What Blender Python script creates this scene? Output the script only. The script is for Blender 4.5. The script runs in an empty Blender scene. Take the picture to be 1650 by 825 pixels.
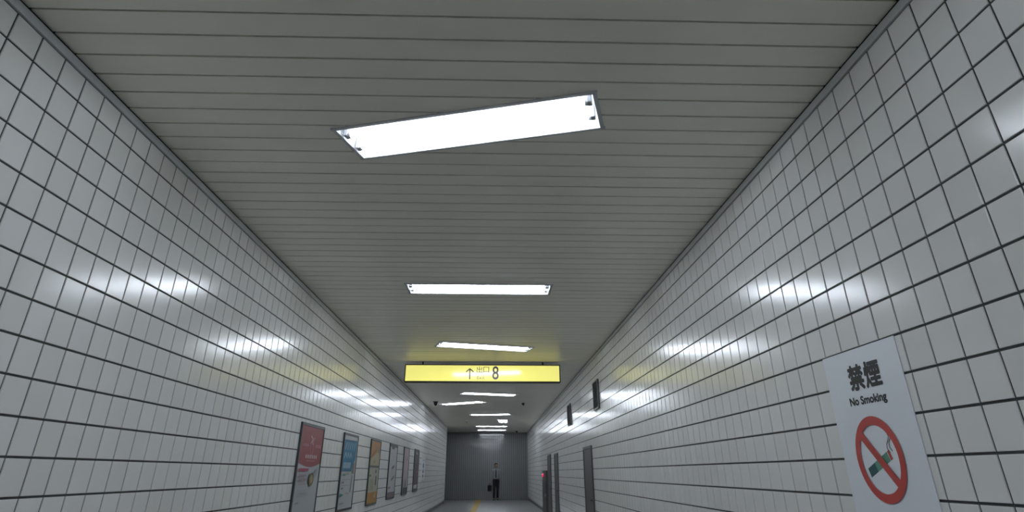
import bpy, bmesh, math, random
from mathutils import Vector, Matrix, Quaternion

random.seed(8)
D = bpy.data
C = bpy.context.scene.collection
U = 0.18                        # one wall tile pitch in metres; the layout below is in tiles
R = math.radians

# ------------------------------------------------------------------ camera
sc = bpy.context.scene
cam_d = D.cameras.new('camera'); cam = D.objects.new('camera', cam_d); C.objects.link(cam)
cam_d.sensor_width = 36.0
cam_d.lens = 36.0 * 960.3109 / 1650.0
cam_d.shift_y = (294.8 - 412.5) / 1650.0
cam_d.clip_start = 0.05; cam_d.clip_end = 200
YAW, PITCH = 0.0289957, 0.4525588
fw = Vector((math.sin(YAW) * math.cos(PITCH), math.cos(YAW) * math.cos(PITCH), math.sin(PITCH)))
cam.rotation_mode = 'QUATERNION'
cam.rotation_quaternion = fw.to_track_quat('-Z', 'Y')
sc.camera = cam

# ------------------------------------------------------------------ world, exposure
w = D.worlds.new('world'); sc.world = w; w.use_nodes = True
w.node_tree.nodes['Background'].inputs[0].default_value = (0.8, 0.85, 0.9, 1)
w.node_tree.nodes['Background'].inputs[1].default_value = 0.0
vs = sc.view_settings
vs.view_transform = 'Standard'; vs.look = 'None'; vs.gamma = 1; vs.use_curve_mapping = False
vs.exposure = 0.70
sc.cycles.max_bounces = 8; sc.cycles.diffuse_bounces = 5; sc.cycles.glossy_bounces = 4
sc.cycles.caustics_reflective = False; sc.cycles.caustics_refractive = False
sc.cycles.sample_clamp_indirect = 4.0
TUBE = 26.0                      # strength of the fluorescent tubes

# ------------------------------------------------------------------ layout (tiles)
XL, XR = -13.0656, 10.9424       # the two tiled walls
ZC, ZF = 11.602, -7.383          # ceiling, floor (camera at 0)
Z0, ZT = 11.3816, 11.237         # first tile joint, lower edge of the top trim
YL0, YR0, YS0 = 12.938, 11.8725, 13.158
YB = -44.0                       # corridor behind the camera
YE, YF = 182.0, 206.6            # end of the left wall, far wall
XP = -42.0                       # far end of the side passage

# ------------------------------------------------------------------ helpers
def nmat(name, col, rough=0.5, metal=0.0, emit=None, es=0.0, coat=0.0, spec=0.5):
    m = D.materials.new(name); m.use_nodes = True
    b = m.node_tree.nodes['Principled BSDF']
    b.inputs['Base Color'].default_value = (*col, 1)
    b.inputs['Roughness'].default_value = rough
    b.inputs['Metallic'].default_value = metal
    b.inputs['Specular IOR Level'].default_value = spec
    b.inputs['Coat Weight'].default_value = coat
    if emit:
        b.inputs['Emission Color'].default_value = (*emit, 1)
        b.inputs['Emission Strength'].default_value = es
    return m

def bsdf(m): return m.node_tree.nodes['Principled BSDF']

def vary(m, col, amount, scale, stretch=(1, 1, 1), rough=None, rough_amt=0.0):
    """soft noise in the base colour and the roughness"""
    nt = m.node_tree; n = nt.nodes; l = nt.links
    g = n.new('ShaderNodeNewGeometry'); mp = n.new('ShaderNodeMapping'); mp.inputs['Scale'].default_value = stretch
    l.new(g.outputs['Position'], mp.inputs['Vector'])
    no = n.new('ShaderNodeTexNoise'); no.inputs['Scale'].default_value = scale; no.inputs['Detail'].default_value = 4
    l.new(mp.outputs['Vector'], no.inputs['Vector'])
    r = n.new('ShaderNodeValToRGB')
    r.color_ramp.elements[0].position = 0.3; r.color_ramp.elements[1].position = 0.7
    r.color_ramp.elements[0].color = (*[c * (1 - amount) for c in col], 1)
    r.color_ramp.elements[1].color = (*[min(1, c * (1 + amount)) for c in col], 1)
    l.new(no.outputs['Fac'], r.inputs['Fac']); l.new(r.outputs['Color'], bsdf(m).inputs['Base Color'])
    if rough is not None:
        mr = n.new('ShaderNodeMapRange'); mr.inputs['To Min'].default_value = rough - rough_amt; mr.inputs['To Max'].default_value = rough + rough_amt
        l.new(no.outputs['Fac'], mr.inputs['Value']); l.new(mr.outputs['Result'], bsdf(m).inputs['Roughness'])
    return m

def tile_mat(name, col, amount):
    """every tile a touch different: white noise over the tile grid"""
    m = nmat(name, col, 0.18, spec=0.35)
    nt = m.node_tree; n = nt.nodes; l = nt.links
    g = n.new('ShaderNodeNewGeometry')
    mp = n.new('ShaderNodeMapping'); mp.vector_type = 'POINT'
    mp.inputs['Scale'].default_value = (0, 1 / U, 1 / U)
    mp.inputs['Location'].default_value = (0, -YL0, -Z0)
    l.new(g.outputs['Position'], mp.inputs['Vector'])
    fl = n.new('ShaderNodeVectorMath'); fl.operation = 'FLOOR'; l.new(mp.outputs['Vector'], fl.inputs[0])
    wn = n.new('ShaderNodeTexWhiteNoise'); wn.noise_dimensions = '3D'; l.new(fl.outputs['Vector'], wn.inputs['Vector'])
    no = n.new('ShaderNodeTexNoise'); no.inputs['Scale'].default_value = 0.9; no.inputs['Detail'].default_value = 3
    l.new(g.outputs['Position'], no.inputs['Vector'])
    ad = n.new('ShaderNodeMath'); ad.operation = 'ADD'
    l.new(wn.outputs['Value'], ad.inputs[0]); l.new(no.outputs['Fac'], ad.inputs[1])
    r = n.new('ShaderNodeValToRGB')
    r.color_ramp.elements[0].position = 0.2; r.color_ramp.elements[1].position = 1.0
    a, b = [c * (1 - amount) for c in col], [c * (1 + amount) for c in col]
    r.color_ramp.elements[0].color = (a[0] * 1.01, a[1], a[2] * 0.975, 1)
    r.color_ramp.elements[1].color = (*b, 1)
    hf = n.new('ShaderNodeMath'); hf.operation = 'MULTIPLY'; hf.inputs[1].default_value = 0.6
    l.new(ad.outputs[0], hf.inputs[0]); l.new(hf.outputs[0], r.inputs['Fac'])
    l.new(r.outputs['Color'], bsdf(m).inputs['Base Color'])
    return m

M = {}
M['tile'] = tile_mat('glazed white tile', (0.81, 0.815, 0.80), 0.04)
M['grout'] = nmat('dark grout', (0.05, 0.057, 0.055), 0.85)
M['slat'] = vary(nmat('painted ceiling slat', (0.88, 0.86, 0.77), 0.42), (0.88, 0.86, 0.77), 0.03, 1.3, (1, 3, 1), 0.34, 0.05)
M['void'] = nmat('dark ceiling void', (0.02, 0.02, 0.02), 0.9)
M['trim'] = vary(nmat('grey aluminium trim', (0.6, 0.62, 0.63), 0.5), (0.60, 0.62, 0.63), 0.04, 4)
M['base'] = nmat('dark grey skirting', (0.09, 0.095, 0.10), 0.5)
M['floor'] = vary(nmat('pale grey vinyl floor', (0.19, 0.195, 0.195), 0.4), (0.19, 0.195, 0.195), 0.05, 2.2, (1, 1, 1), 0.40, 0.06)
M['yellow'] = vary(nmat('yellow tactile paving', (0.34, 0.23, 0.05), 0.6), (0.34, 0.23, 0.05), 0.08, 6)
M['far'] = vary(nmat('grey ribbed metal', (0.2, 0.2, 0.2), 0.3, metal=0.0), (0.21, 0.217, 0.22), 0.05, 1.2, (4, 4, 1), 0.085, 0.01)
M['fixture'] = nmat('white enamel reflector', (0.82, 0.84, 0.86), 0.4)
M['rim'] = nmat('grey fixture rim', (0.55, 0.56, 0.57), 0.45)
M['socket'] = nmat('lampholder plastic', (0.45, 0.46, 0.48), 0.5)
M['tube'] = nmat('fluorescent tube', (0.9, 0.9, 0.9), 0.3, emit=(0.83, 0.90, 1.0), es=TUBE)
M['frame'] = nmat('dark anodised frame', (0.045, 0.05, 0.052), 0.45)
M['door'] = vary(nmat('dark grey door paint', (0.062, 0.06, 0.058), 0.5), (0.062, 0.061, 0.059), 0.06, 3)
M['doorframe'] = nmat('door frame paint', (0.075, 0.074, 0.072), 0.5)
M['steel'] = nmat('brushed steel', (0.55, 0.56, 0.58), 0.3, 1.0)
M['black'] = nmat('matt black', (0.008, 0.008, 0.009), 0.6)
M['signwhite'] = nmat('white notice sheet', (0.80, 0.84, 0.89), 0.4)
M['ink'] = nmat('black print', (0.02, 0.021, 0.02), 0.6)
M['red'] = nmat('red print', (0.42, 0.045, 0.035), 0.5)
M['lightbox'] = nmat('yellow lightbox face', (0.85, 0.72, 0.10), 0.12, emit=(1.0, 0.98, 0.30), es=0.39)
M['boxink'] = nmat('lightbox lettering', (0.012, 0.012, 0.004), 0.3)
M['boxframe'] = nmat('lightbox frame', (0.04, 0.038, 0.02), 0.45)
M['lamp_red'] = nmat('red indicator lens', (0.4, 0.005, 0.03), 0.3, emit=(1.0, 0.01, 0.10), es=0.55)

_pm = {}
def pmat(col, rough=0.5):
    k = tuple(round(c, 3) for c in col)
    if k not in _pm: _pm[k] = nmat('poster print', col, rough)
    return _pm[k]

def tag(o, label=None, cat=None, group=None, kind=None):
    if label: o['label'] = label
    if cat: o['category'] = cat
    if group: o['group'] = group
    if kind: o['kind'] = kind
    return o

def empty(name, loc=(0, 0, 0), mat=None):
    o = D.objects.new(name, None); C.objects.link(o)
    if mat is not None: o.matrix_world = mat
    else: o.location = loc
    o.empty_display_size = 0.1
    return o

def link(name, me, parent=None, local=None):
    o = D.objects.new(name, me); C.objects.link(o)
    if parent is not None: o.parent = parent
    if local is not None: o.matrix_local = local
    return o

def mesh_from(bm, name, mats):
    me = D.meshes.new(name); bm.to_mesh(me); bm.free()
    for m in (mats if isinstance(mats, (list, tuple)) else [mats]): me.materials.append(m)
    return me

def bx(bm, c, s, mi=0, bevel=0.0):
    """box, centre c and size s"""
    r = bmesh.ops.create_cube(bm, size=1, matrix=Matrix.Translation(c) @ Matrix.Diagonal((*s, 1)))
    vs_ = r['verts']; fs = {f for v in vs_ for f in v.link_faces}
    for f in fs: f.material_index = mi
    if bevel:
        es = list({e for v in vs_ for e in v.link_edges})
        rb = bmesh.ops.bevel(bm, geom=es, offset=bevel, segments=1, affect='EDGES', clamp_overlap=True)
        for f in rb['faces']: f.material_index = mi
    return fs

def cyl(bm, a, b, r0, r1=None, seg=12, mi=0, caps=True):
    a = Vector(a); b = Vector(b); r1 = r0 if r1 is None else r1
    q = (b - a).to_track_quat('Z', 'Y').to_matrix().to_4x4()
    rr = bmesh.ops.create_cone(bm, cap_ends=caps, segments=seg, radius1=r0, radius2=r1, depth=(b - a).length,
                               matrix=Matrix.Translation((a + b) / 2) @ q)
    for f in {f for v in rr['verts'] for f in v.link_faces}: f.material_index = mi; f.smooth = True

def ball(bm, c, s, mi=0, seg=12):
    rr = bmesh.ops.create_uvsphere(bm, u_segments=seg, v_segments=max(6, seg // 2), radius=1,
                                   matrix=Matrix.Translation(c) @ Matrix.Diagonal((*s, 1)))
    for f in {f for v in rr['verts'] for f in v.link_faces}: f.material_index = mi; f.smooth = True

def prism(bm, pts, z0, z1, mi=0):
    """polygon in xy, from z0 to z1"""
    if len(pts) < 3: return
    lo = [bm.verts.new((x, y, z0)) for x, y in pts]; hi = [bm.verts.new((x, y, z1)) for x, y in pts]
    n = len(pts); fs = [bm.faces.new(hi), bm.faces.new(lo[::-1])]
    for i in range(n): fs.append(bm.faces.new((lo[i], lo[(i + 1) % n], hi[(i + 1) % n], hi[i])))
    for f in fs: f.material_index = mi

def face_frame(side, y=0.0, z=0.0, x=0.0):
    """local x = to the right as seen, local y = up, local z = out of the surface; metres, scaled by U at use"""
    if side == 'left':  X, Yv, Z, p = (0, 1, 0), (0, 0, 1), (1, 0, 0), (XL, y, z)
    elif side == 'right': X, Yv, Z, p = (0, -1, 0), (0, 0, 1), (-1, 0, 0), (XR, y, z)
    else: X, Yv, Z, p = (1, 0, 0), (0, 0, 1), (0, -1, 0), (x, y, z)
    m = Matrix((X, Yv, Z)).transposed().to_4x4()
    m.translation = Vector(p) * U
    return m

# ------------------------------------------------------------------ the tiled walls
G = 0.06                        # joint width
TH = 0.035                       # how far a tile stands proud of the joint
def tile_geo(bm, x0, x1, y0, y1, zb=0.0, zt=TH, ch=0.012):
    """one tile in local wall space (x along, y up, z out) with a small chamfer; metres"""
    P = []
    for (dx, z) in ((0, zb), (0, zt - ch), (ch, zt)):
        P.append([bm.verts.new((a * U, b * U, z * U)) for a, b in ((x0 + dx, y0 + dx), (x1 - dx, y0 + dx), (x1 - dx, y1 - dx), (x0 + dx, y1 - dx))])
    bm.faces.new(P[2])
    for k in (0, 1):
        for i in range(4):
            j = (i + 1) % 4
            bm.faces.new((P[k][i], P[k][j], P[k + 1][j], P[k + 1][i]))

def build_wall(name, side, s_joint, s_min, s_max, near, holes=()):
    """side wall: backing + tiles. s = distance down the corridor. near = tile the biggest pieces start from"""
    mw = face_frame(side)
    sg = 1 if side == 'left' else -1
    bm = bmesh.new()
    bx(bm, (sg * (s_min + s_max) / 2 * U, (ZC + ZF) / 2 * U, -0.3 * U), ((s_max - s_min) * U, (ZC - ZF + 1.4) * U, 0.6 * U))
    wall = link(name, mesh_from(bm, name, M['grout'])); wall.matrix_world = mw
    tag(wall, kind='structure')
    # cut list
    k0 = math.floor(s_min - s_joint) ; k1 = math.ceil(s_max - s_joint)
    cells = []
    zb = ZF + 0.55
    for k in range(k0, k1):
        a, b = max(s_joint + k, s_min), min(s_joint + k + 1, s_max)
        if b - a < 0.15: continue
        for r in range(0, 20):
            t, bo = Z0 - r, Z0 - r - 1
            t = min(t, ZT); bo = max(bo, zb)
            if t - bo < 0.12: continue
            cells.append((k, r, a, b, bo, t))
    def vis(c):
        k, r, a, b, bo, t = c
        p = Vector((XL if side == 'left' else XR, (a + b) / 2, (bo + t) / 2))
        q = cam.rotation_quaternion.inverted() @ p
        if q.z > -0.5: return -1
        x = 825 + 960.3 * q.x / -q.z; y = 294.8 - 960.3 * q.y / -q.z
        if not (-35 < x < 1685 and -35 < y < 860): return -1
        return 1.0 / (q.z * q.z) * abs(p.x) / p.y
    cells.sort(key=vis, reverse=True)
    single, rest = cells[:300], cells[300:]
    cache = {}
    for c in single:
        k, r, a, b, bo, t = c
        key = (round(b - a, 3), round(t - bo, 3))
        if key not in cache:
            bm = bmesh.new(); hw, hh = key[0] / 2, key[1] / 2
            tile_geo(bm, -hw + G / 2, hw - G / 2, -hh + G / 2, hh - G / 2)
            cache[key] = mesh_from(bm, 'tile', M['tile'])
        tilt = Matrix.Rotation(random.gauss(0, 0.0009), 4, 'X') @ Matrix.Rotation(random.gauss(0, 0.0009), 4, 'Y')
        link('tile', cache[key], wall, Matrix.Translation((sg * (a + b) / 2 * U, (bo + t) / 2 * U, random.uniform(0, 0.003) * U)) @ tilt)
    bm = bmesh.new()
    for k, r, a, b, bo, t in rest:
        x0, x1 = (a, b) if sg > 0 else (-b, -a)
        tile_geo(bm, x0 + G / 2, x1 - G / 2, bo + G / 2, t - G / 2)
    tag(link('tile_field', mesh_from(bm, 'tile_field', M['tile']), wall), kind='stuff')
    return wall

wall_left = build_wall('wall_left', 'left', YL0, YB, YE, 12)
wall_right = build_wall('wall_right', 'right', YR0, YB, YF, 8)

def slab(name, lo, hi, mat, kind='structure', bevel=0.0):
    bm = bmesh.new()
    bx(bm, [(a + b) / 2 * U for a, b in zip(lo, hi)], [(b - a) * U for a, b in zip(lo, hi)], bevel=bevel)
    return tag(link(name, mesh_from(bm, name, mat)), kind=kind)

# end face of the left wall where the passage turns off, the side passage, the wall behind the camera
slab('wall_passage', (XP, YE - 0.6, ZF), (XL - 0.02, YE - 0.02, ZC + 0.6), M['tile'])
slab('trim_corner', (XL - 0.12, YE - 0.2, ZF + 0.01), (XL + 0.06, YE + 0.05, ZT + 0.2), M['trim'])
slab('wall_passage_end', (XP - 0.6, YE - 0.6, ZF), (XP, YF + 0.6, ZC + 0.6), M['tile'])
slab('wall_back', (XL - 0.3, YB - 0.6, ZF), (XR + 0.3, YB, ZC + 0.6), M['tile'])

# trims under the ceiling and skirtings
def strip(name, side, s0, s1, parts):
    mw = face_frame(side); sg = 1 if side == 'left' else -1
    o = None
    for i, (n, z0, z1, d, m) in enumerate(parts):
        bm = bmesh.new()
        bx(bm, (sg * (s0 + s1) / 2 * U, (z0 + z1) / 2 * U, d / 2 * U), ((s1 - s0) * U, (z1 - z0) * U, d * U))
        c = link(n if i else name, mesh_from(bm, n, m), o)
        if o is None: o = c; o.matrix_world = mw; tag(o, kind='structure')
    return o
for i, (side, s1) in enumerate((('left', YE), ('right', YF))):
    strip('trim_%d' % (i + 1), side, YB, s1, [('angle_trim', ZT, ZT + 0.10, 0.10, M['trim']), ('cove_strip', ZT + 0.10, ZC - 0.06, 0.06, M['trim'])])
    strip('baseboard_' + side, side, YB, s1, [('baseboard', ZF + 0.005, ZF + 0.55, 0.09, M['base'])])

# ------------------------------------------------------------------ lamps: (x, y, angle in degrees, length)
LW, LL = 2.3, 9.8
LIGHTS = [
    (-1.10, 19.20, -16.0, 9.7, 'largest looking fluorescent ceiling light, twisted so that its right end comes closer'),
    (-1.11, 40.90, 0.0, 9.9, 'straight fluorescent ceiling light between the two twisted ones before the yellow sign'),
    (-0.99, 62.25, 16.0, 9.7, 'twisted fluorescent ceiling light just in front of the yellow exit sign'),
    (-1.05, 82.80, 0.0, 9.7, 'fluorescent ceiling light hidden right behind the yellow exit sign'),
    (-0.78, 103.2, 16.5, 9.4, 'slightly tilted fluorescent light, first one visible below the yellow exit sign'),
    (-5.70, 117.3, -34.0, 9.3, 'fluorescent light shifted towards the left wall and steeply turned'),
    (-0.66, 141.4, -13.4, 9.2, 'gently tilted thin looking fluorescent light before the one turned lengthwise'),
    (2.35, 160.0, 87.5, 9.6, 'fluorescent light turned lengthwise along the corridor, a short bright patch'),
    (-0.54, 178.3, 0.0, 8.9, 'straight fluorescent light just beyond the lengthwise one'),
    (-0.45, 194.5, 0.0, 8.9, 'farthest straight fluorescent light, next to the grey end wall'),
    (-1.05, -1.6, 0.0, 9.8, 'fluorescent ceiling light straight above the camera, out of the picture'),
    (-1.05, -22.2, 0.0, 9.8, 'fluorescent ceiling light behind the camera'),
]
def lamp_quad(x, y, a, L, wdt, grow=0.0):
    c, s = math.cos(R(a)), math.sin(R(a)); h, v = L / 2 + grow, wdt / 2 + grow
    return [(x + c * i - s * j, y + s * i + c * j) for i, j in ((-h, -v), (h, -v), (h, v), (-h, v))]

def clip(poly, p, q, keep_left):
    out = []
    def d(a): return ((q[0] - p[0]) * (a[1] - p[1]) - (q[1] - p[1]) * (a[0] - p[0])) * (1 if keep_left else -1)
    for i in range(len(poly)):
        a, b = poly[i], poly[(i + 1) % len(poly)]; da, db = d(a), d(b)
        if da >= 0: out.append(a)
        if da * db < 0:
            t = da / (da - db); out.append((a[0] + (b[0] - a[0]) * t, a[1] + (b[1] - a[1]) * t))
    return out

def area(p): return abs(sum(p[i][0] * p[(i + 1) % len(p)][1] - p[(i + 1) % len(p)][0] * p[i][1] for i in range(len(p)))) / 2

def subtract(polys, quad):
    res = []
    for P in polys:
        xs = [a[1] for a in P]; qs = [a[1] for a in quad]
        if max(xs) < min(qs) or min(xs) > max(qs): res.append(P); continue
        cur = P
        for i in range(4):
            p, q = quad[i], quad[(i + 1) % 4]
            out = clip(cur, p, q, False)
            if len(out) > 2 and area(out) > 1e-4: res.append(out)
            cur = clip(cur, p, q, True)
            if len(cur) < 3 or area(cur) < 1e-5: break
    return res
CUTS = [lamp_quad(x, y, a, L, LW, 0.03) for x, y, a, L, _ in LIGHTS]

def near_cuts(polys, y0, y1):
    for qd in CUTS:
        ys = [p[1] for p in qd]
        if max(ys) > y0 and min(ys) < y1: polys = subtract(polys, qd)
    return polys

# ceiling: dark void above, slats below, holes where the troughs go up
bm = bmesh.new()
y = YB - 0.6
while y < YF + 0.6:
    y1 = min(y + 10, YF + 0.6)
    x0 = XL - 0.4
    for P in near_cuts([[(x0, y), (XR + 0.4, y), (XR + 0.4, y1), (x0, y1)]], y, y1): prism(bm, [(a * U, b * U) for a, b in P], (ZC + 0.10) * U, (ZC + 0.25) * U)
    y = y1
prism(bm, [(a * U, b * U) for a, b in ((XP - .4, YE - .4), (XL - .4, YE - .4), (XL - .4, YF + .4), (XP - .4, YF + .4))], (ZC + 0.10) * U, (ZC + 0.25) * U)
ceiling = tag(link('ceiling', mesh_from(bm, 'ceiling', M['void'])), kind='structure')
SG = 0.08
rest = bmesh.new()
k = math.floor(YB - YS0)
while YS0 + k < YF:
    a, b = YS0 + k + SG / 2, YS0 + k + 1 - SG / 2
    b = min(b, YF)
    xl = XL + 0.05 if a < YE - 0.6 else XP
    polys = near_cuts([[(xl, a), (XR - 0.05, a), (XR - 0.05, b), (xl, b)]], a, b)
    polys = [[(u * U, v * U) for u, v in P] for P in polys]
    if -2 <= k <= 58:
        bm = bmesh.new()
        for P in polys: prism(bm, [(u, v - a * U) for u, v in P], 0, 0.08 * U)
        link('slat', mesh_from(bm, 'slat', M['slat']), ceiling, Matrix.Translation((0, a * U, (ZC + random.uniform(-0.006, 0.006)) * U)))
    else:
        for P in polys: prism(rest, P, ZC * U, (ZC + 0.08) * U)
    k += 1
tag(link('slat_field', mesh_from(rest, 'slat_field', M['slat']), ceiling), kind='stuff')

# floor with its yellow guide strip
bm = bmesh.new()
bx(bm, ((XP + XR) / 2 * U, (YB + YF) / 2 * U, (ZF - 0.25) * U), ((XR - XP + 2) * U, (YF - YB + 2) * U, 0.5 * U))
floor = tag(link('floor', mesh_from(bm, 'floor', M['floor'])), kind='structure')
bm = bmesh.new(); y = YB
while y + 1.55 < YF - 0.4:
    bx(bm, (-4.08 * U, (y + 0.78) * U, (ZF + 0.012) * U), (1.45 * U, 1.5 * U, 0.024 * U))
    for j in (-0.45, -0.15, 0.15, 0.45): bx(bm, ((-4.08 + j) * U, (y + 0.78) * U, (ZF + 0.032) * U), (0.12 * U, 1.3 * U, 0.03 * U))
    y += 1.55
o = link('tactile_strip', mesh_from(bm, 'tactile_strip', M['yellow']), floor)
o['label'] = 'yellow ribbed tactile guide strip'; o['kind'] = 'stuff'

# far wall of upright ribs
bm = bmesh.new()
bx(bm, ((XP + XR) / 2 * U, (YF + 0.35) * U, (ZC + ZF) / 2 * U), ((XR - XP + 1) * U, 0.5 * U, (ZC - ZF + 1) * U))
wall_far = tag(link('wall_far', mesh_from(bm, 'wall_far', M['base'])), kind='structure')
bm = bmesh.new(); x = XP; i = 0
pw = 0.63
while x < XR - 0.02:
    x1 = min(x + pw, XR)
    bx(bm, ((x + x1) / 2 * U, (YF + 0.05) * U, (ZC + ZF) / 2 * U), ((x1 - x - 0.13) * U, 0.12 * U, (ZC - ZF - 0.1) * U))
    x = x1
tag(link('rib_field', mesh_from(bm, 'rib_field', M['far']), wall_far), kind='stuff')

# ------------------------------------------------------------------ recessed twin-tube lamps
def make_light(x, y, ang, L, label):
    root = empty('ceiling_light', mat=Matrix.Translation((x * U, y * U, ZC * U)) @ Matrix.Rotation(R(ang), 4, 'Z'))
    tag(root, label, 'ceiling light', 'twin tube lights recessed in the slatted ceiling')
    h, v, t, dp = L / 2, LW / 2, 0.07, 0.62
    bm = bmesh.new()                                   # trough: four walls sloping in, and a back
    A = [(-h, -v), (h, -v), (h, v), (-h, v)]; B = [(-h + .12, -v + .35), (h - .12, -v + .35), (h - .12, v - .35), (-h + .12, v - .35)]
    lo = [bm.verts.new((a * U, b * U, 0)) for a, b in A]; hi = [bm.verts.new((a * U, b * U, dp * U)) for a, b in B]
    lo2 = [bm.verts.new((a * U * 1.004, b * U * 1.02, 0)) for a, b in A]; hi2 = [bm.verts.new((a * U * 1.004, b * U * 1.02, (dp + .06) * U)) for a, b in A]
    bm.faces.new(hi[::-1]); bm.faces.new(hi2)
    for i in range(4):
        j = (i + 1) % 4
        bm.faces.new((lo[j], lo[i], hi[i], hi[j])); bm.faces.new((lo2[i], lo2[j], hi2[j], hi2[i])); bm.faces.new((lo[i], lo[j], lo2[j], lo2[i]))
    link('reflector', mesh_from(bm, 'reflector', M['fixture']), root)
    bm = bmesh.new()
    for cx_, cy_, sx, sy in ((0, -v - t / 2, L + 4 * t, t * 2), (0, v + t / 2, L + 4 * t, t * 2), (-h - t / 2, 0, t * 2, LW), (h + t / 2, 0, t * 2, LW)):
        bx(bm, (cx_ * U, cy_ * U, -0.005 * U), (sx * U, sy * U, 0.11 * U))
    link('rim', mesh_from(bm, 'rim', M['rim']), root)
    for yy in (-0.60, 0.36):
        bm = bmesh.new()
        cyl(bm, ((-h + 0.30) * U, yy * U, 0.0), ((h - 0.30) * U, yy * U, 0.0), 0.095 * U, seg=8)
        link('tube', mesh_from(bm, 'tube', M['tube']), root)
        for s in (-1, 1):
            bm = bmesh.new()
            bx(bm, (s * (h - 0.20) * U, yy * U, 0.20 * U), (0.17 * U, 0.30 * U, 0.56 * U), bevel=0.03 * U)
            cyl(bm, (s * (h - 0.27) * U, yy * U, 0.0), (s * (h - 0.37) * U, yy * U, 0.0), 0.115 * U, seg=10)
            link('lampholder', mesh_from(bm, 'lampholder', M['socket']), root)
    return root
for a in LIGHTS: make_light(*a)

# ------------------------------------------------------------------ printed graphics
def text_mesh(s, size, h=None, wdt=None, mat=None, depth=0.004, bold=0.0):
    """letters as a mesh, centred; scaled to the width and height asked for (tiles)"""
    cu = D.curves.new('lettering', 'FONT'); cu.body = s; cu.size = 1; cu.extrude = 0; cu.offset = bold
    to = D.objects.new('lettering', cu); C.objects.link(to)
    dg = bpy.context.evaluated_depsgraph_get(); dg.update()
    me = D.meshes.new_from_object(to.evaluated_get(dg))
    D.objects.remove(to); D.curves.remove(cu)
    xs = [v.co.x for v in me.vertices]; ys = [v.co.y for v in me.vertices]
    if not xs: return me
    w_, h_ = max(xs) - min(xs), max(ys) - min(ys)
    sx = (wdt / w_ if wdt else h / h_) * U; sy = (h / h_ if h else wdt / w_) * U
    mx, my = (max(xs) + min(xs)) / 2, (max(ys) + min(ys)) / 2
    for v in me.vertices: v.co = ((v.co.x - mx) * sx, (v.co.y - my) * sy, 0)
    me.materials.clear(); me.materials.append(mat)
    me.name = 'lettering'
    return me

class Print:
    """flat print in several inks: polygons layered a hair apart on one sheet; coordinates in tiles"""
    def __init__(s): s.bm = bmesh.new(); s.mats = []; s.n = 0
    def mi(s, m):
        if m not in s.mats: s.mats.append(m)
        return s.mats.index(m)
    def poly(s, pts, m):
        s.n += 1; z = (0.004 + 0.0012 * s.n) * U
        vs_ = [s.bm.verts.new((x * U, y * U, z)) for x, y in pts]
        f = s.bm.faces.new(vs_); f.material_index = s.mi(m)
        f.normal_update()
        if f.normal.z < 0: f.normal_flip()
    def rect(s, x0, y0, x1, y1, m): s.poly([(x0, y0), (x1, y0), (x1, y1), (x0, y1)], m)
    def ell(s, cx, cy, rx, ry, m, n=28, a0=0, a1=360): s.poly([(cx + rx * math.cos(R(a0 + (a1 - a0) * i / n)), cy + ry * math.sin(R(a0 + (a1 - a0) * i / n))) for i in range(n + (1 if a1 - a0 < 360 else 0))], m)
    def line(s, pts, wd, m):
        for (x0, y0), (x1, y1) in zip(pts, pts[1:]):
            d = Vector((x1 - x0, y1 - y0)); 
            if d.length < 1e-6: continue
            n = Vector((-d.y, d.x)).normalized() * wd / 2
            s.poly([(x0 + n.x, y0 + n.y), (x0 - n.x, y0 - n.y), (x1 - n.x, y1 - n.y), (x1 + n.x, y1 + n.y)], m)
    def obj(s, name, parent):
        bmesh.ops.triangulate(s.bm, faces=s.bm.faces[:])
        return link(name, mesh_from(s.bm, name, s.mats), parent)

# no-smoking notice on the right wall (local x runs towards the camera)
NY0, NY1, NZ0, NZ1 = 16.15, 20.02, -2.6, 3.37
cyN, czN = (NY0 + NY1) / 2, (NZ0 + NZ1) / 2
root = empty('no_smoking_sign', mat=face_frame('right', cyN, czN) @ Matrix.Translation((0, 0, (TH + 0.006) * U)))
tag(root, 'white notice with a red crossed cigarette ring stuck on the right tiled wall', 'sign')
bm = bmesh.new(); bx(bm, (0, 0, 0.015 * U), ((NY1 - NY0) * U, (NZ1 - NZ0) * U, 0.03 * U), bevel=0.006 * U)
link('sheet', mesh_from(bm, 'sheet', M['signwhite']), root)
def N(yy, zz): return (cyN - yy, zz - czN)
base = 0.034
def bold_text(t, h, wdt, thick, yy, zz):
    me = text_mesh(t, 1, h=h, wdt=wdt, mat=M['ink'])
    bm = bmesh.new(); bm.from_mesh(me); g0 = bm.verts[:] + bm.edges[:] + bm.faces[:]
    for i in range(8):            # heavier strokes: the same characters shifted a little all round
        d_ = bmesh.ops.duplicate(bm, geom=g0)['geom']
        bmesh.ops.translate(bm, verts=[v for v in d_ if isinstance(v, bmesh.types.BMVert)], vec=(thick * U * math.cos(i * R(45)), thick * U * math.sin(i * R(45)), 0.0004 * U * (i + 1)))
    bm.to_mesh(me); bm.free()
    x_, y_ = N(yy, zz); return link('lettering', me, root, Matrix.Translation((x_ * U, y_ * U, base * U)))
bold_text('禁', 0.68, 0.75, 0.030, 18.35, 2.57); bold_text('煙', 0.68, 0.75, 0.030, 17.51, 2.57)
bold_text('No Smoking', 0.28, 1.84, 0.014, 18.04, 1.89)
pr = Print(); rx, ry = N(18.13, 0.35); RO, RI = 1.12, 0.885
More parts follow.
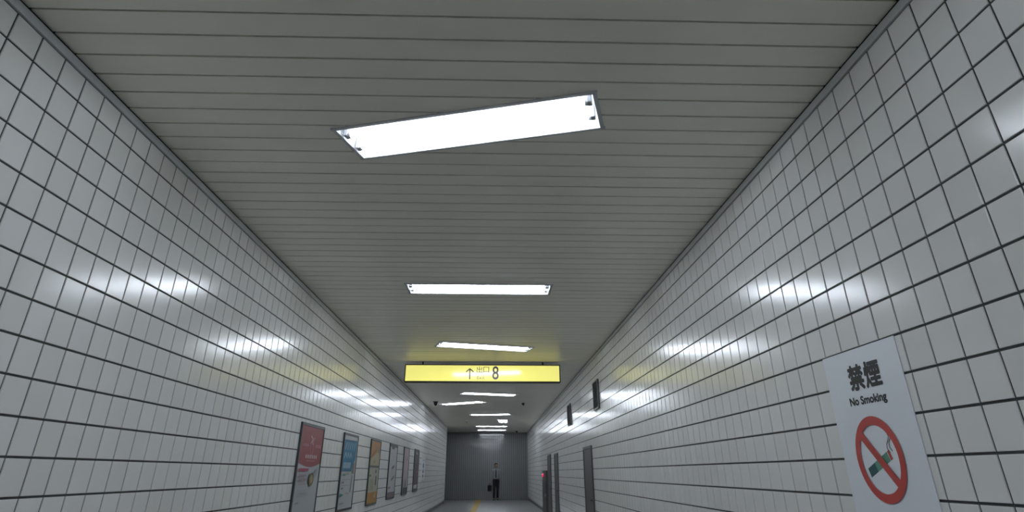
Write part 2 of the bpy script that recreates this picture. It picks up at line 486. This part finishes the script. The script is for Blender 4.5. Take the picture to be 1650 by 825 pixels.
# smoke, cigarette, bar, ring
cg = Vector((N(17.66, 0.39)[0] - N(18.81, 0.01)[0], 0.44)).normalized(); c0 = Vector((rx - 0.66, ry - 0.36)); nn = Vector((-cg.y, cg.x)) * 0.125
def seg(t0, t1, m): p, q = c0 + cg * t0, c0 + cg * t1; pr.poly([tuple(p + nn), tuple(p - nn), tuple(q - nn), tuple(q + nn)], m)
seg(0, 0.42, pmat((0.015, 0.085, 0.10))); seg(0.42, 1.16, pmat((0.10, 0.28, 0.20))); seg(1.19, 1.30, M['red'])
for off in (0, 0.13):
    pr.line([(rx + 0.55 + off - 0.10 * math.sin(t * 1.15), ry + 0.14 + off * 0.3 + 0.105 * t) for t in range(8)], 0.028, M['ink'])
for i in range(48):
    a, b = R(i * 7.5), R(i * 7.5 + 7.5)
    pr.poly([(rx + RI * math.cos(a), ry + RI * math.sin(a)), (rx + RO * math.cos(a), ry + RO * math.sin(a)), (rx + RO * math.cos(b), ry + RO * math.sin(b)), (rx + RI * math.cos(b), ry + RI * math.sin(b))], M['red'])
    pr.n -= 1
pr.n += 1
pr.line([(rx - 0.70, ry + 0.70), (rx + 0.70, ry - 0.70)], 0.235, M['red'])
o = pr.obj('prohibition_symbol', root); o.matrix_local = Matrix.Translation((0, 0, 0.028 * U))

# ------------------------------------------------------------------ posters on the left wall
white, grey = (0.42, 0.45, 0.47), (0.25, 0.27, 0.28)
def poster(y0, y1, z0, z1, label, draw, bg, fr=0.18, dp=0.14):
    cy_, cz_ = (y0 + y1) / 2, (z0 + z1) / 2; W_, H_ = y1 - y0, z1 - z0
    root = empty('framed_poster', mat=face_frame('left', cy_, cz_) @ Matrix.Translation((0, 0, TH * U)))
    tag(root, label, 'poster', 'framed advertising posters along the left wall')
    bm = bmesh.new()
    for c, s in (((0, H_ / 2 - fr / 2), (W_, fr)), ((0, -H_ / 2 + fr / 2), (W_, fr)), ((-W_ / 2 + fr / 2, 0), (fr, H_ - 2 * fr)), ((W_ / 2 - fr / 2, 0), (fr, H_ - 2 * fr))):
        bx(bm, (c[0] * U, c[1] * U, dp / 2 * U), (s[0] * U, s[1] * U, dp * U))
    link('frame', mesh_from(bm, 'frame', M['frame']), root)
    bm = bmesh.new(); bx(bm, (0, 0, 0.05 * U), ((W_ - 2 * fr) * U, (H_ - 2 * fr) * U, 0.10 * U))
    link('sheet', mesh_from(bm, 'sheet', pmat(bg)), root)
    p = Print(); w2, h2 = W_ - 2 * fr, H_ - 2 * fr
    draw(p, lambda a, b: ((a - 0.5) * w2, (0.5 - b) * h2), w2, h2)
    o = p.obj('print', root); o.matrix_local = Matrix.Translation((0, 0, 0.10 * U))

def bars(p, T, a0, b0, a1, b1, m, n=6, fill=0.6):
    """a row of small upright strokes, as far off lettering looks"""
    for i in range(n):
        l = a0 + (a1 - a0) * i / n; r = l + (a1 - a0) / n * fill
        x0, y0 = T(l, b1); x1, y1 = T(r, b0); p.rect(x0, y0, x1, y1, m)

def d1(p, T, W_, H_):
    red, cream, pink = pmat((0.25, 0.045, 0.05)), pmat((0.50, 0.38, 0.38)), pmat((0.45, 0.20, 0.22))
    pts = [T(0, 0), T(0, .405)] + [T(t / 12, .405 + .045 * math.sin(math.pi * t / 12)) for t in range(1, 12)] + [T(1, .405), T(1, 0)]
    p.poly(pts[::-1], red)
    p.line([T(.42, .10), T(.52, .135), T(.44, .19)], .10, cream); p.line([T(.60, .12), T(.50, .17), T(.56, .20)], .07, cream)
    for a in range(0, 360, 30):
        p.line([tuple(Vector(T(.51, .235)) + Vector((math.cos(R(a)) * .38, math.sin(R(a)) * .5))), tuple(Vector(T(.51, .235)) + Vector((math.cos(R(a + 30)) * .38, math.sin(R(a + 30)) * .5)))], .05, pink)
    bars(p, T, .12, .195, .36, .225, pink, 7); bars(p, T, .66, .195, .92, .23, pink, 7)
    bars(p, T, .26, .315, .80, .355, cream, 6, .7); bars(p, T, .32, .375, .72, .388, pink, 10)
    x0, y0 = T(.04, .495); x1, y1 = T(.46, .465); p.rect(x0, y0, x1, y1, pmat((0.34, 0.05, 0.10)))
    bars(p, T, .08, .53, .40, .555, pmat((0.36, 0.24, 0.27)), 6); bars(p, T, .08, .57, .42, .60, pmat((0.36, 0.24, 0.27)), 6); bars(p, T, .08, .62, .44, .64, pmat((0.36, 0.24, 0.27)), 7)
    p.line([T(.86, .47), T(.72, .56)], .35, pmat((0.30, 0.33, 0.35)))
    p.ell(*T(.62, .585), .62, .42, pmat((0.16, 0.13, 0.06))); p.ell(*T(.63, .58), .38, .25, pmat((0.33, 0.27, 0.14)))
    for b in (.70, .73, .76): p.line([T(.08, b), T(.55, b)], .035, pmat((0.34, 0.37, 0.40)))
    p.line([T(.06, .83), T(.18, .825)], .10, pmat(grey))
def d2(p, T, W_, H_):
    blue, dk, ink = pmat((0.006, 0.15, 0.27)), pmat((0.005, 0.08, 0.17)), pmat((0.40, 0.50, 0.55))
    p.poly([T(.03, .50), T(.72, .50), T(.80, .40), T(.95, .33), T(.95, .05), T(.03, .07)], blue)
    p.line([T(.03, .075), T(.95, .065)], .14, dk); p.line([T(.03, .49), T(.70, .49)], .12, dk)
    for i in range(5): p.line([T(.12 + .16 * i, .20), T(.20 + .15 * i, .10)], .12, ink)
    for i in range(3): p.line([T(.10 + .20 * i, .32), T(.16 + .18 * i, .24), T(.26 + .18 * i, .30)], .13, ink)
    bars(p, T, .10, .375, .62, .455, ink, 5, .65)
    p.poly([T(.74, .52), T(.90, .54), T(.92, .36), T(.78, .40)], pmat((0.20, 0.13, 0.09)))
    p.line([T(.82, .56), T(.76, .79)], .22, pmat((0.06, 0.06, 0.065)))
    p.line([T(.10, .545), T(.30, .545)], .18, pmat((0.10, 0.22, 0.24))); p.line([T(.36, .53), T(.56, .53)], .2, pmat((0.34, 0.36, 0.16)))
    for b in (.61, .69): p.line([T(.10, b), T(.66, b)], .05, pmat(grey)); p.line([T(.08, b + .04), T(.24, b + .035)], .14, pmat((0.16, 0.18, 0.18)))
    p.poly([T(.03, .85), T(.03, .79), T(.30, .815)], pmat((0.04, 0.20, 0.22))); p.line([T(.42, .80), T(.66, .80)], .12, pmat((0.42, 0.28, 0.24)))
    p.line([T(.08, .93), T(.34, .925)], .09, pmat(grey))
def d3(p, T, W_, H_):
    org, crm = pmat((0.34, 0.17, 0.05)), pmat((0.36, 0.32, 0.20))
    p.rect(*T(0, .40), *T(1, 0), org)
    p.poly([T(0, .40), T(1, .40), T(1, .22), T(.72, .17), T(.05, .30)], crm); p.poly([T(.68, .10), T(1, .12), T(1, .20), T(.72, .17)], pmat((0.22, 0.16, 0.12)))
    p.line([T(.05, .27), T(.58, .13)], .16, pmat((0.20, 0.08, 0.02))); p.ell(*T(.45, .34), .3, .16, pmat((0.24, 0.20, 0.09)))
    p.rect(*T(0, .435), *T(1, .40), M['frame'])
    p.rect(*T(0, .83), *T(1, .435), pmat((0.36, 0.35, 0.28)))
    p.ell(*T(.70, .495), .42, .2, pmat((0.10, 0.07, 0.07))); p.line([T(.76, .57), T(.74, .72)], .62, pmat((0.08, 0.045, 0.03)))
    p.line([T(.04, .565), T(.22, .56)], .2, pmat((0.1, 0.09, 0.06))); p.poly([T(.10, .80), T(.55, .80), T(.50, .62), T(.15, .62)], pmat((0.27, 0.28, 0.20)))
    p.rect(*T(0, 1), *T(1, .83), pmat((0.36, 0.18, 0.03))); p.ell(*T(.78, .895), .42, .22, pmat((0.45, 0.40, 0.30))); p.ell(*T(.82, .895), .18, .1, org)
def d4(p, T, W_, H_):
    dk = pmat((0.05, 0.05, 0.055))
    p.rect(*T(0, .03), *T(1, 0), dk); p.rect(*T(.2, .07), *T(.6, .02), dk); p.rect(*T(0, 1), *T(1, .90), pmat((0.13, 0.10, 0.11)))
    p.line([T(.38, .46), T(.72, .40)], .34, dk); p.line([T(.40, .68), T(.78, .60)], .30, pmat((0.10, 0.10, 0.10)))
    for b in (.10, .16, .22): p.line([T(.30, b), T(.48, b)], .07, pmat(grey))
    p.line([T(.25, .56), T(.66, .50)], .8, pmat((0.36, 0.36, 0.37))); p.line([T(.10, .82), T(.34, .81)], .24, pmat((0.25, 0.09, 0.12)))
def d5(p, T, W_, H_):
    dk = pmat((0.035, 0.045, 0.045))
    p.rect(*T(0, 1), *T(1, .87), dk); p.line([T(.52, .27), T(.72, .22)], .22, pmat((0.17, 0.09, 0.06)))
    p.poly([T(0, .92), T(0, .68), T(.16, .70), T(.26, .88)], pmat((0.10, 0.12, 0.12)))
    p.poly([T(.42, .86), T(.44, .72), T(.62, .66), T(.74, .86)], pmat((0.09, 0.11, 0.11)))
    for i in range(6): p.line([T(.12 + i * .15, .98), T(.18 + i * .15, .90)], .1, pmat((0.14, 0.15, 0.16)))
def d6(p, T, W_, H_):
    p.rect(*T(0, .86), *T(1, .40), pmat((0.06, 0.035, 0.048))); p.rect(*T(0, 1), *T(1, .94), pmat((0.06, 0.06, 0.06)))
    p.poly([T(.10, .95), T(.14, .87), T(.86, .85), T(.80, .95)], pmat((0.42, 0.42, 0.42)))
    p.line([T(.30, .06), T(.66, .09)], .3, pmat((0.22, 0.20, 0.22))); p.line([T(.60, .56), T(.78, .52)], .3, pmat((0.28, 0.15, 0.20)))
    p.line([T(.34, .14), T(.60, .34)], .5, pmat((0.08, 0.055, 0.07))); p.ell(*T(.70, .80), .5, .3, pmat((0.14, 0.02, 0.05)))
poster(43.85, 49.80, -2.98, 3.12, 'framed poster with red upper half and white emblem, nearest of the row', d1, white)
poster(56.70, 62.60, -2.98, 3.18, 'framed poster with bright blue upper half and white brush writing', d2, white)
poster(69.50, 75.50, -3.08, 3.28, 'framed poster in orange and beige, split by a dark bar across its middle', d3, white)
poster(82.40, 88.80, -2.97, 3.34, 'framed white poster with dark slanted strokes, fourth along the left wall', d4, (0.40, 0.41, 0.42))
poster(95.70, 101.6, -2.90, 3.45, 'framed pale pink poster with dark green foot, fifth along the left wall', d5, (0.34, 0.27, 0.29))
poster(108.8, 115.3, -2.82, 3.58, 'framed dark purple poster with a white patch at its foot, last framed one', d6, (0.045, 0.036, 0.045))

root = empty('wall_notice', mat=face_frame('left', 124.0, 0.65) @ Matrix.Translation((0, 0, TH * U)))
tag(root, 'small frameless white notice with grey marks beyond the last framed poster', 'sign')
bm = bmesh.new(); bx(bm, (0, 0, 0.03 * U), (5.4 * U, 3.8 * U, 0.06 * U), bevel=0.01 * U)
link('sheet', mesh_from(bm, 'sheet', nmat('pale notice', (0.55, 0.58, 0.59), 0.4)), root)
p = Print()
for zz, s_ in ((0.55, 0.42), (-0.45, 0.28), (-1.2, 0.24)): p.ell(-0.4, zz, 1.1, s_, pmat((0.13, 0.14, 0.15)))
p.line([(-1.6, 1.45), (1.6, 1.45)], .12, pmat(grey))
o = p.obj('print', root); o.matrix_local = Matrix.Translation((0, 0, 0.06 * U))

# ------------------------------------------------------------------ right wall: doors, vents, hydrant cabinet
def door(i, y0, y1, ztop):
    cy_ = (y0 + y1) / 2; W_, H_ = y1 - y0, ztop - ZF
    root = empty('door_%d' % i, mat=face_frame('right', cy_, ZF + 0.01)); root['kind'] = 'structure'
    bm = bmesh.new()
    for c, s in (((0, H_ - .15), (W_, .3)), ((-W_ / 2 + .15, (H_ - .3) / 2), (.3, H_ - .3)), ((W_ / 2 - .15, (H_ - .3) / 2), (.3, H_ - .3))):
        bx(bm, (c[0] * U, c[1] * U, 0.10 * U), (s[0] * U, s[1] * U, 0.20 * U), bevel=0.015 * U)
    link('door_frame', mesh_from(bm, 'door_frame', M['doorframe']), root)
    bm = bmesh.new(); bx(bm, (0, (H_ - .3) / 2 * U, 0.075 * U), ((W_ - .64) * U, (H_ - .34) * U, 0.13 * U), bevel=0.012 * U)
    link('door_panel', mesh_from(bm, 'door_panel', M['door']), root)
    bm = bmesh.new()
    hx = (W_ / 2 - 0.75)
    cyl(bm, (hx * U, 4.7 * U, 0.14 * U), (hx * U, 4.7 * U, 0.36 * U), 0.10 * U); cyl(bm, (hx * U, 4.7 * U, 0.34 * U), ((hx - 0.6) * U, 4.7 * U, 0.34 * U), 0.06 * U)
    link('door_handle', mesh_from(bm, 'door_handle', M['door']), root)
door(1, 71.6, 78.0, 2.72); door(2, 109.4, 115.4, 3.0); door(3, 122.9, 129.7, 3.14)

def vent(y0, y1, z0, z1, label):
    cy_, cz_ = (y0 + y1) / 2, (z0 + z1) / 2; W_, H_ = y1 - y0, z1 - z0
    root = empty('wall_vent', mat=face_frame('right', cy_, cz_) @ Matrix.Translation((0, 0, TH * U)))
    tag(root, label, 'vent', 'dark louvred vents high on the right wall')
    bm = bmesh.new(); f = 0.16; dp = 0.20
    for c, s in (((0, H_ / 2 - f / 2), (W_, f)), ((0, -H_ / 2 + f / 2), (W_, f)), ((-W_ / 2 + f / 2, 0), (f, H_ - 2 * f)), ((W_ / 2 - f / 2, 0), (f, H_ - 2 * f))):
        bx(bm, (c[0] * U, c[1] * U, dp / 2 * U), (s[0] * U, s[1] * U, dp * U), bevel=0.01 * U)
    link('vent_frame', mesh_from(bm, 'vent_frame', M['base']), root)
    bm = bmesh.new(); bx(bm, (0, 0, 0.015 * U), ((W_ - 2 * f) * U, (H_ - 2 * f) * U, 0.03 * U)); link('back_plate', mesh_from(bm, 'back_plate', M['black']), root)
    bm = bmesh.new(); bx(bm, (0, 0, 0), ((W_ - 2 * f) * U, 0.16 * U, 0.02 * U)); me = mesh_from(bm, 'louvre', M['frame'])
    n = 12
    for i in range(n):
        yy = -H_ / 2 + f + (H_ - 2 * f) * (i + .5) / n
        link('louvre', me, root, Matrix.Translation((0, yy * U, 0.11 * U)) @ Matrix.Rotation(R(50), 4, 'X'))
vent(64.6, 67.8, 5.95, 8.82, 'black louvred vent high on right wall, the nearer and larger looking one')
vent(89.0, 92.5, 6.02, 8.82, 'black louvred vent high on right wall, the farther and smaller looking one')

root = empty('hydrant_cabinet', mat=face_frame('right', 135.2, ZF + 0.01) @ Matrix.Translation((0, 0, TH * U)))
tag(root, 'low dark grey fire hydrant cabinet with a red lamp beside the farthest door', 'cabinet')
HW, HH = 9.2, 0.38 - ZF
bm = bmesh.new(); bx(bm, (0, HH / 2 * U, 0.22 * U), (HW * U, HH * U, 0.44 * U), bevel=0.02 * U); link('body', mesh_from(bm, 'body', M['doorframe']), root)
bm = bmesh.new(); bx(bm, (0, (HH * .40) * U, 0.47 * U), ((HW - .6) * U, (HH * .72) * U, 0.06 * U), bevel=0.012 * U); dr = link('door', mesh_from(bm, 'door', M['door']), root)
bm = bmesh.new(); cyl(bm, (3.6 * U, 3.4 * U, 0.5 * U), (3.6 * U, 3.4 * U, 0.62 * U), 0.22 * U); link('handle', mesh_from(bm, 'handle', M['steel']), dr)
bm = bmesh.new(); cyl(bm, (-0.4 * U, (HH - .85) * U, 0.44 * U), (-0.4 * U, (HH - .85) * U, 0.56 * U), 0.42 * U, seg=16, mi=0)
link('lamp_collar', mesh_from(bm, 'lamp_collar', M['base']), root)
bm = bmesh.new(); ball(bm, (-0.4 * U, (HH - .85) * U, 0.58 * U), (0.34 * U, 0.34 * U, 0.26 * U), seg=16)
o = link('lamp_lens', mesh_from(bm, 'lamp_lens', M['lamp_red']), root); o['label'] = 'glowing red lamp'

# ------------------------------------------------------------------ yellow exit lightbox
SY = 71.3
SX0, SX1, SZ0, SZ1 = -10.27, 7.66, 9.30, 11.27
sw, sh = SX1 - SX0, SZ1 - SZ0
root = empty('exit_sign', mat=face_frame('front', SY, (SZ0 + SZ1) / 2, (SX0 + SX1) / 2))
tag(root, 'wide yellow illuminated exit sign hanging just below the ceiling across the corridor', 'sign')
bm = bmesh.new(); bx(bm, (0, 0, -0.45 * U), (sw * U, sh * U, 0.9 * U), bevel=0.05 * U); link('housing', mesh_from(bm, 'housing', M['boxframe']), root)
bm = bmesh.new(); bx(bm, (0, 0, 0.012 * U), ((sw - .26) * U, (sh - .24) * U, 0.05 * U), bevel=0.012 * U); link('light_panel', mesh_from(bm, 'light_panel', M['lightbox']), root)
for sx in (-sw / 2 + 2, sw / 2 - 2):
    bm = bmesh.new(); cyl(bm, (sx * U, sh / 2 * U, -0.45 * U), (sx * U, (ZC - (SZ0 + SZ1) / 2) * U, -0.45 * U), 0.10 * U); link('bracket', mesh_from(bm, 'bracket', M['base']), root)
PX = sw / 251.0                  # tiles per picture pixel of the photograph's sign
def SP(px, py): return ((px - 777.7) * PX, (601.5 - py) * PX)
lz = 0.042
for ch, px_ in (('出', 772.5), ('口', 783.3)):
    me = text_mesh(ch, 1, h=0.72 if ch == '出' else 0.62, wdt=0.66, mat=M['boxink'])
    x_, y_ = SP(px_, 596.0); link('lettering', me, root, Matrix.Translation((x_ * U, y_ * U, lz * U)))
me = text_mesh('Exit', 1, h=0.36, wdt=0.88, mat=M['boxink'])
x_, y_ = SP(774.8, 608.3); link('lettering', me, root, Matrix.Translation((x_ * U, y_ * U, lz * U)))
me = text_mesh('8', 1, h=1.48, wdt=0.74, mat=M['boxink'], bold=0.012)
x_, y_ = SP(798.3, 600.8); link('lettering', me, root, Matrix.Translation((x_ * U, y_ * U, lz * U)))
p = Print(); ax, ay = SP(757.0, 602.5)
p.rect(ax - .065, ay - .60, ax + .065, ay + .50, M['boxink'])
p.line([(ax - .44, ay + .20), (ax, ay + .58)], .12, M['boxink']); p.line([(ax + .44, ay + .20), (ax, ay + .58)], .12, M['boxink'])
o = p.obj('arrow', root); o.matrix_local = Matrix.Translation((0, 0, 0.036 * U))

# ------------------------------------------------------------------ small devices on the ceiling
def device(name, x, y, r, h, label, cat, mat, tiltx=0.0):
    root = empty(name, mat=Matrix.Translation((x * U, y * U, ZC * U)))
    tag(root, label, cat)
    bm = bmesh.new(); cyl(bm, (0, 0, -0.14 * U), (0, 0, 0), r * U * .92, r * U, seg=16); link('base', mesh_from(bm, 'base', mat), root)
    bm = bmesh.new(); ball(bm, (0, 0, -0.14 * U), (r * .72 * U, r * .72 * U, h * U), seg=14); link('dome', mesh_from(bm, 'dome', M['black']), root)
brown = nmat('brown plastic', (0.05, 0.03, 0.026), 0.5)
device('dome_camera', -10.5, 114.8, 0.52, 0.62, 'dark brown dome camera on the ceiling near the left wall', 'camera', brown)
device('ceiling_sensor', 5.45, 116.8, 0.30, 0.30, 'small grey sensor on the ceiling right of the shifted light', 'sensor', M['base'])
device('ceiling_sensor', 7.2, 198.5, 0.42, 0.45, 'small dark sensor on the ceiling beside the grey end wall, on the right', 'sensor', M['frame'])
device('ceiling_sensor', -6.6, 159.7, 0.24, 0.22, 'tiny grey sensor on the ceiling left of the lengthwise light', 'sensor', M['trim'])

# ------------------------------------------------------------------ the man at the end of the corridor
skin = nmat('skin', (0.28, 0.17, 0.12), 0.5); shirtm = vary(nmat('pale grey shirt cloth', (0.22, 0.235, 0.24), 0.8), (0.20, 0.215, 0.22), 0.06, 9)
trou = nmat('black trouser cloth', (0.006, 0.006, 0.008), 0.9); hairm = nmat('black hair', (0.008, 0.007, 0.007), 0.6); leather = nmat('black leather', (0.006, 0.006, 0.007), 0.45)

def blob(name, segs, mat, parent, vox=0.012, smooth=6):
    """one continuous surface from tapered limbs: (a, ra, b, rb[, depth factor]) fused by a voxel remesh"""
    bm = bmesh.new()
    for sg_ in segs:
        a, ra, b, rb = sg_[:4]; k = sg_[4] if len(sg_) > 4 else 1.0
        a, b = Vector(a), Vector(b); n = 9; d = b - a
        q = d.to_track_quat('Z', 'X').to_matrix() if d.length > 1e-4 else Matrix.Identity(3)
        rings = []
        prof = [(-ra * math.cos(t * math.pi / 8), ra * math.sin(t * math.pi / 8), a) for t in range(1, 5)] + [(rb * math.sin(t * math.pi / 8), rb * math.cos(t * math.pi / 8), b) for t in range(0, 4)]
        for off, r, c in prof:
            ring = []
            for i in range(14):
                v = q @ Vector((r * math.cos(i * math.tau / 14), r * math.sin(i * math.tau / 14), off))
                v.y *= k
                ring.append(bm.verts.new(c + v))
            rings.append(ring)
        for r0, r1 in zip(rings, rings[1:]):
            for i in range(14): bm.faces.new((r0[i], r0[(i + 1) % 14], r1[(i + 1) % 14], r1[i]))
        bm.faces.new(rings[0][::-1]); bm.faces.new(rings[-1])
    bmesh.ops.recalc_face_normals(bm, faces=bm.faces[:])
    me = D.meshes.new(name); bm.to_mesh(me); bm.free()
    o = D.objects.new(name, me); C.objects.link(o)
    m = o.modifiers.new('fuse', 'REMESH'); m.mode = 'VOXEL'; m.voxel_size = vox; m.use_smooth_shade = True
    if smooth: sm = o.modifiers.new('soften', 'SMOOTH'); sm.iterations = smooth; sm.factor = 0.5
    dg = bpy.context.evaluated_depsgraph_get(); dg.update()
    m2 = D.meshes.new_from_object(o.evaluated_get(dg)); D.objects.remove(o)
    m2.materials.clear(); m2.materials.append(mat); m2.name = name
    return link(name, m2, parent)

man = empty('person', (0.95 * U, 200.3 * U, ZF * U))
tag(man, 'man in a pale grey shirt and black trousers walking with a black bag', 'person')
# facing the camera (-y), mid-stride; his right hand is towards -x
J = dict(neck=(0, -.005, 1.50), throat=(0, -.015, 1.575),
         shR=(-.175, 0, 1.445), elR=(-.238, .03, 1.17), wrR=(-.290, -.02, .93), hdR=(-.303, -.03, .865),
         shL=(.175, 0, 1.445), elL=(.238, .03, 1.17), wrL=(.262, -.06, .94), hdL=(.264, -.075, .875),
         hipR=(-.088, 0, .93), knR=(-.095, -.13, .52), anR=(-.10, -.20, .10), toR=(-.11, -.36, .035),
         hipL=(.088, 0, .93), knL=(.095, -.02, .51), anL=(.10, .17, .13), toL=(.11, .03, .035))
g = lambda n: J[n]
segs = [((0, 0, 1.0), .12, (0, 0, 1.15), .115, .72), ((0, 0, 1.15), .115, (0, 0, 1.36), .14, .70), (g('neck'), .052, g('throat'), .050),
        ((0, -.035, 1.615), .050, (0, -.030, 1.655), .066), ((0, -.028, 1.66), .070, (0, -.020, 1.715), .080, 1.15)]
for sd, s in (('R', -1), ('L', 1)):
    segs += [((s * .06, 0, 1.43), .055, g('sh' + sd), .055), (g('sh' + sd), .052, g('el' + sd), .040), (g('el' + sd), .038, g('wr' + sd), .025),
             (g('hip' + sd), .085, g('kn' + sd), .055), (g('kn' + sd), .053, g('an' + sd), .036), (g('an' + sd), .036, g('to' + sd), .030)]
    hx, hy, hz = g('hd' + sd); curl = 0.95 if sd == 'R' else 0.35
    segs += [((hx, hy - .018, hz + .012), .017, (hx, hy - .018, hz - .022), .016), ((hx, hy + .018, hz + .012), .017, (hx, hy + .018, hz - .022), .015), (g('wr' + sd), .024, (hx, hy, hz + .01), .020)]
    for dy, ln in ((-.031, .066), (-.010, .075), (.011, .071), (.031, .056)):     # four unequal fingers, then the thumb
        p0 = Vector((hx, hy + dy, hz - .03)); p1 = p0 + Vector((-s * .012 * curl, 0, -ln * .5)); p2 = p1 + Vector((-s * (.010 + .022 * curl), 0, -ln * (.45 - .3 * curl)))
        segs += [(p0, .0085, p1, .0080), (p1, .0080, p2, .0070)]
    segs += [((hx - s * .004, hy - .028, hz + .014), .011, (hx - s * .016, hy - .050, hz - .014), .0095), ((hx - s * .016, hy - .050, hz - .014), .0095, (hx - s * .026, hy - .054, hz - .040), .0080)]
blob('body', segs, skin, man, 0.0058, 3)
sleeve = .017
segs = [((0, 0, 1.02), .140, (0, 0, 1.14), .135, .74), ((0, 0, 1.14), .135, (0, 0, 1.37), .158, .72), ((0, 0, 1.40), .11, (0, 0, 1.47), .07, .8), ((0, -.004, 1.47), .062, (0, -.008, 1.515), .058)]
for sd, s in (('R', -1), ('L', 1)):
    w_ = Vector(g('wr' + sd)); e_ = Vector(g('el' + sd))
    segs += [((s * .06, 0, 1.44), .066, g('sh' + sd), .068), (g('sh' + sd), .066, e_, .053), (e_, .052, w_ + (e_ - w_) * .12, .036)]
blob('shirt', segs, shirtm, man, 0.0105, 5)
segs = [((0, 0, .98), .140, (0, 0, 1.0), .138, .76)]
for sd, s in (('R', -1), ('L', 1)):
    k_, a_ = Vector(g('kn' + sd)), Vector(g('an' + sd))
    segs += [((s * .080, 0, .94), .106, k_, .074), (k_, .072, a_ - (k_ - a_) * .06, .060)]
blob('trousers', segs, trou, man, 0.0105, 4)
for sd in 'RL':
    A_, B_ = Vector(g('an' + sd)), Vector(g('to' + sd))
    h_ = Vector((A_.x, A_.y + .045, A_.z - .055)); t_ = Vector((B_.x, B_.y - .03, B_.z + .005))
    blob('shoe', [(h_, .040, A_ + Vector((0, -.02, -.03)), .046), (A_ + Vector((0, -.03, -.04)), .046, B_ + Vector((0, .04, .008)), .040), (B_ + Vector((0, .04, .005)), .040, t_, .030)], leather, man, 0.009, 3)
# hair, face, tie, belt
bm = bmesh.new(); ball(bm, (0, -.012, 1.722), (.090, .106, .088), seg=20)
for v in bm.verts:
    if v.co.z < 1.742 and v.co.y < -.045: v.co.y = -.040
    v.co.z = max(v.co.z, 1.650)
link('hair', mesh_from(bm, 'hair', hairm), man)
FY = -.112
bm = bmesh.new(); cyl(bm, (0, FY + .004, 1.700), (0, FY - .014, 1.662), .007, .015, 8); link('nose', mesh_from(bm, 'nose', skin), man)
for s in (-1, 1):
    bm = bmesh.new(); ball(bm, (s * .083, -.02, 1.682), (.011, .022, .032), seg=10); link('ear', mesh_from(bm, 'ear', skin), man)
    bm = bmesh.new(); ball(bm, (s * .031, FY + .012, 1.696), (.015, .010, .007), seg=10); link('eye', mesh_from(bm, 'eye', hairm), man)
    bm = bmesh.new(); bx(bm, (s * .032, FY + .008, 1.716), (.036, .012, .007)); link('eyebrow', mesh_from(bm, 'eyebrow', hairm), man)
bm = bmesh.new(); bx(bm, (0, -.098, 1.632), (.044, .012, .008), bevel=.003); link('mouth', mesh_from(bm, 'mouth', nmat('lips', (0.22, 0.09, 0.08), 0.5)), man)
bm = bmesh.new()
prof = [(1.505, .018, -.070), (1.480, .014, -.084), (1.42, .024, -.104), (1.34, .028, -.121), (1.20, .033, -.112), (1.10, .030, -.106), (1.06, .004, -.108)]
rows = [[bm.verts.new((sx * w_, y_ - dz, z_)) for sx, dz in ((-1, 0), (0, .010), (1, 0))] for z_, w_, y_ in prof]
for r0, r1 in zip(rows, rows[1:]):
    for i in (0, 1): bm.faces.new((r0[i], r1[i], r1[i + 1], r0[i + 1]))
me = mesh_from(bm, 'tie', trou); o = link('tie', me, man); md = o.modifiers.new('thickness', 'SOLIDIFY'); md.thickness = .006
bm = bmesh.new(); rr = bmesh.ops.create_cone(bm, cap_ends=False, segments=28, radius1=.147, radius2=.147, depth=.034, matrix=Matrix.Translation((0, 0, 1.02)) @ Matrix.Diagonal((1, .77, 1, 1)))
link('belt', mesh_from(bm, 'belt', leather), man)

case = empty('briefcase', mat=Matrix.Translation((0.95 * U - .325, 200.3 * U - .035, ZF * U + .005)) @ Matrix.Rotation(R(-24), 4, 'Z'))
tag(case, 'black briefcase held in the walking man\'s right hand', 'bag')
bm = bmesh.new(); bx(bm, (0, 0, .575), (.09, .40, .30), bevel=.02); link('case_body', mesh_from(bm, 'case_body', leather), case)
bm = bmesh.new()
for a, b in (((0, -.07, .72), (0, -.055, .785)), ((0, -.055, .785), (0, .055, .785)), ((0, .055, .785), (0, .07, .72))): cyl(bm, a, b, .011, seg=8)
link('handle', mesh_from(bm, 'handle', leather), case)
for yy in (-.11, .11):
    bm = bmesh.new(); bx(bm, (-.047, yy, .66), (.008, .035, .05), bevel=.002)
    link('clasp', mesh_from(bm, 'clasp', M['steel']), case)
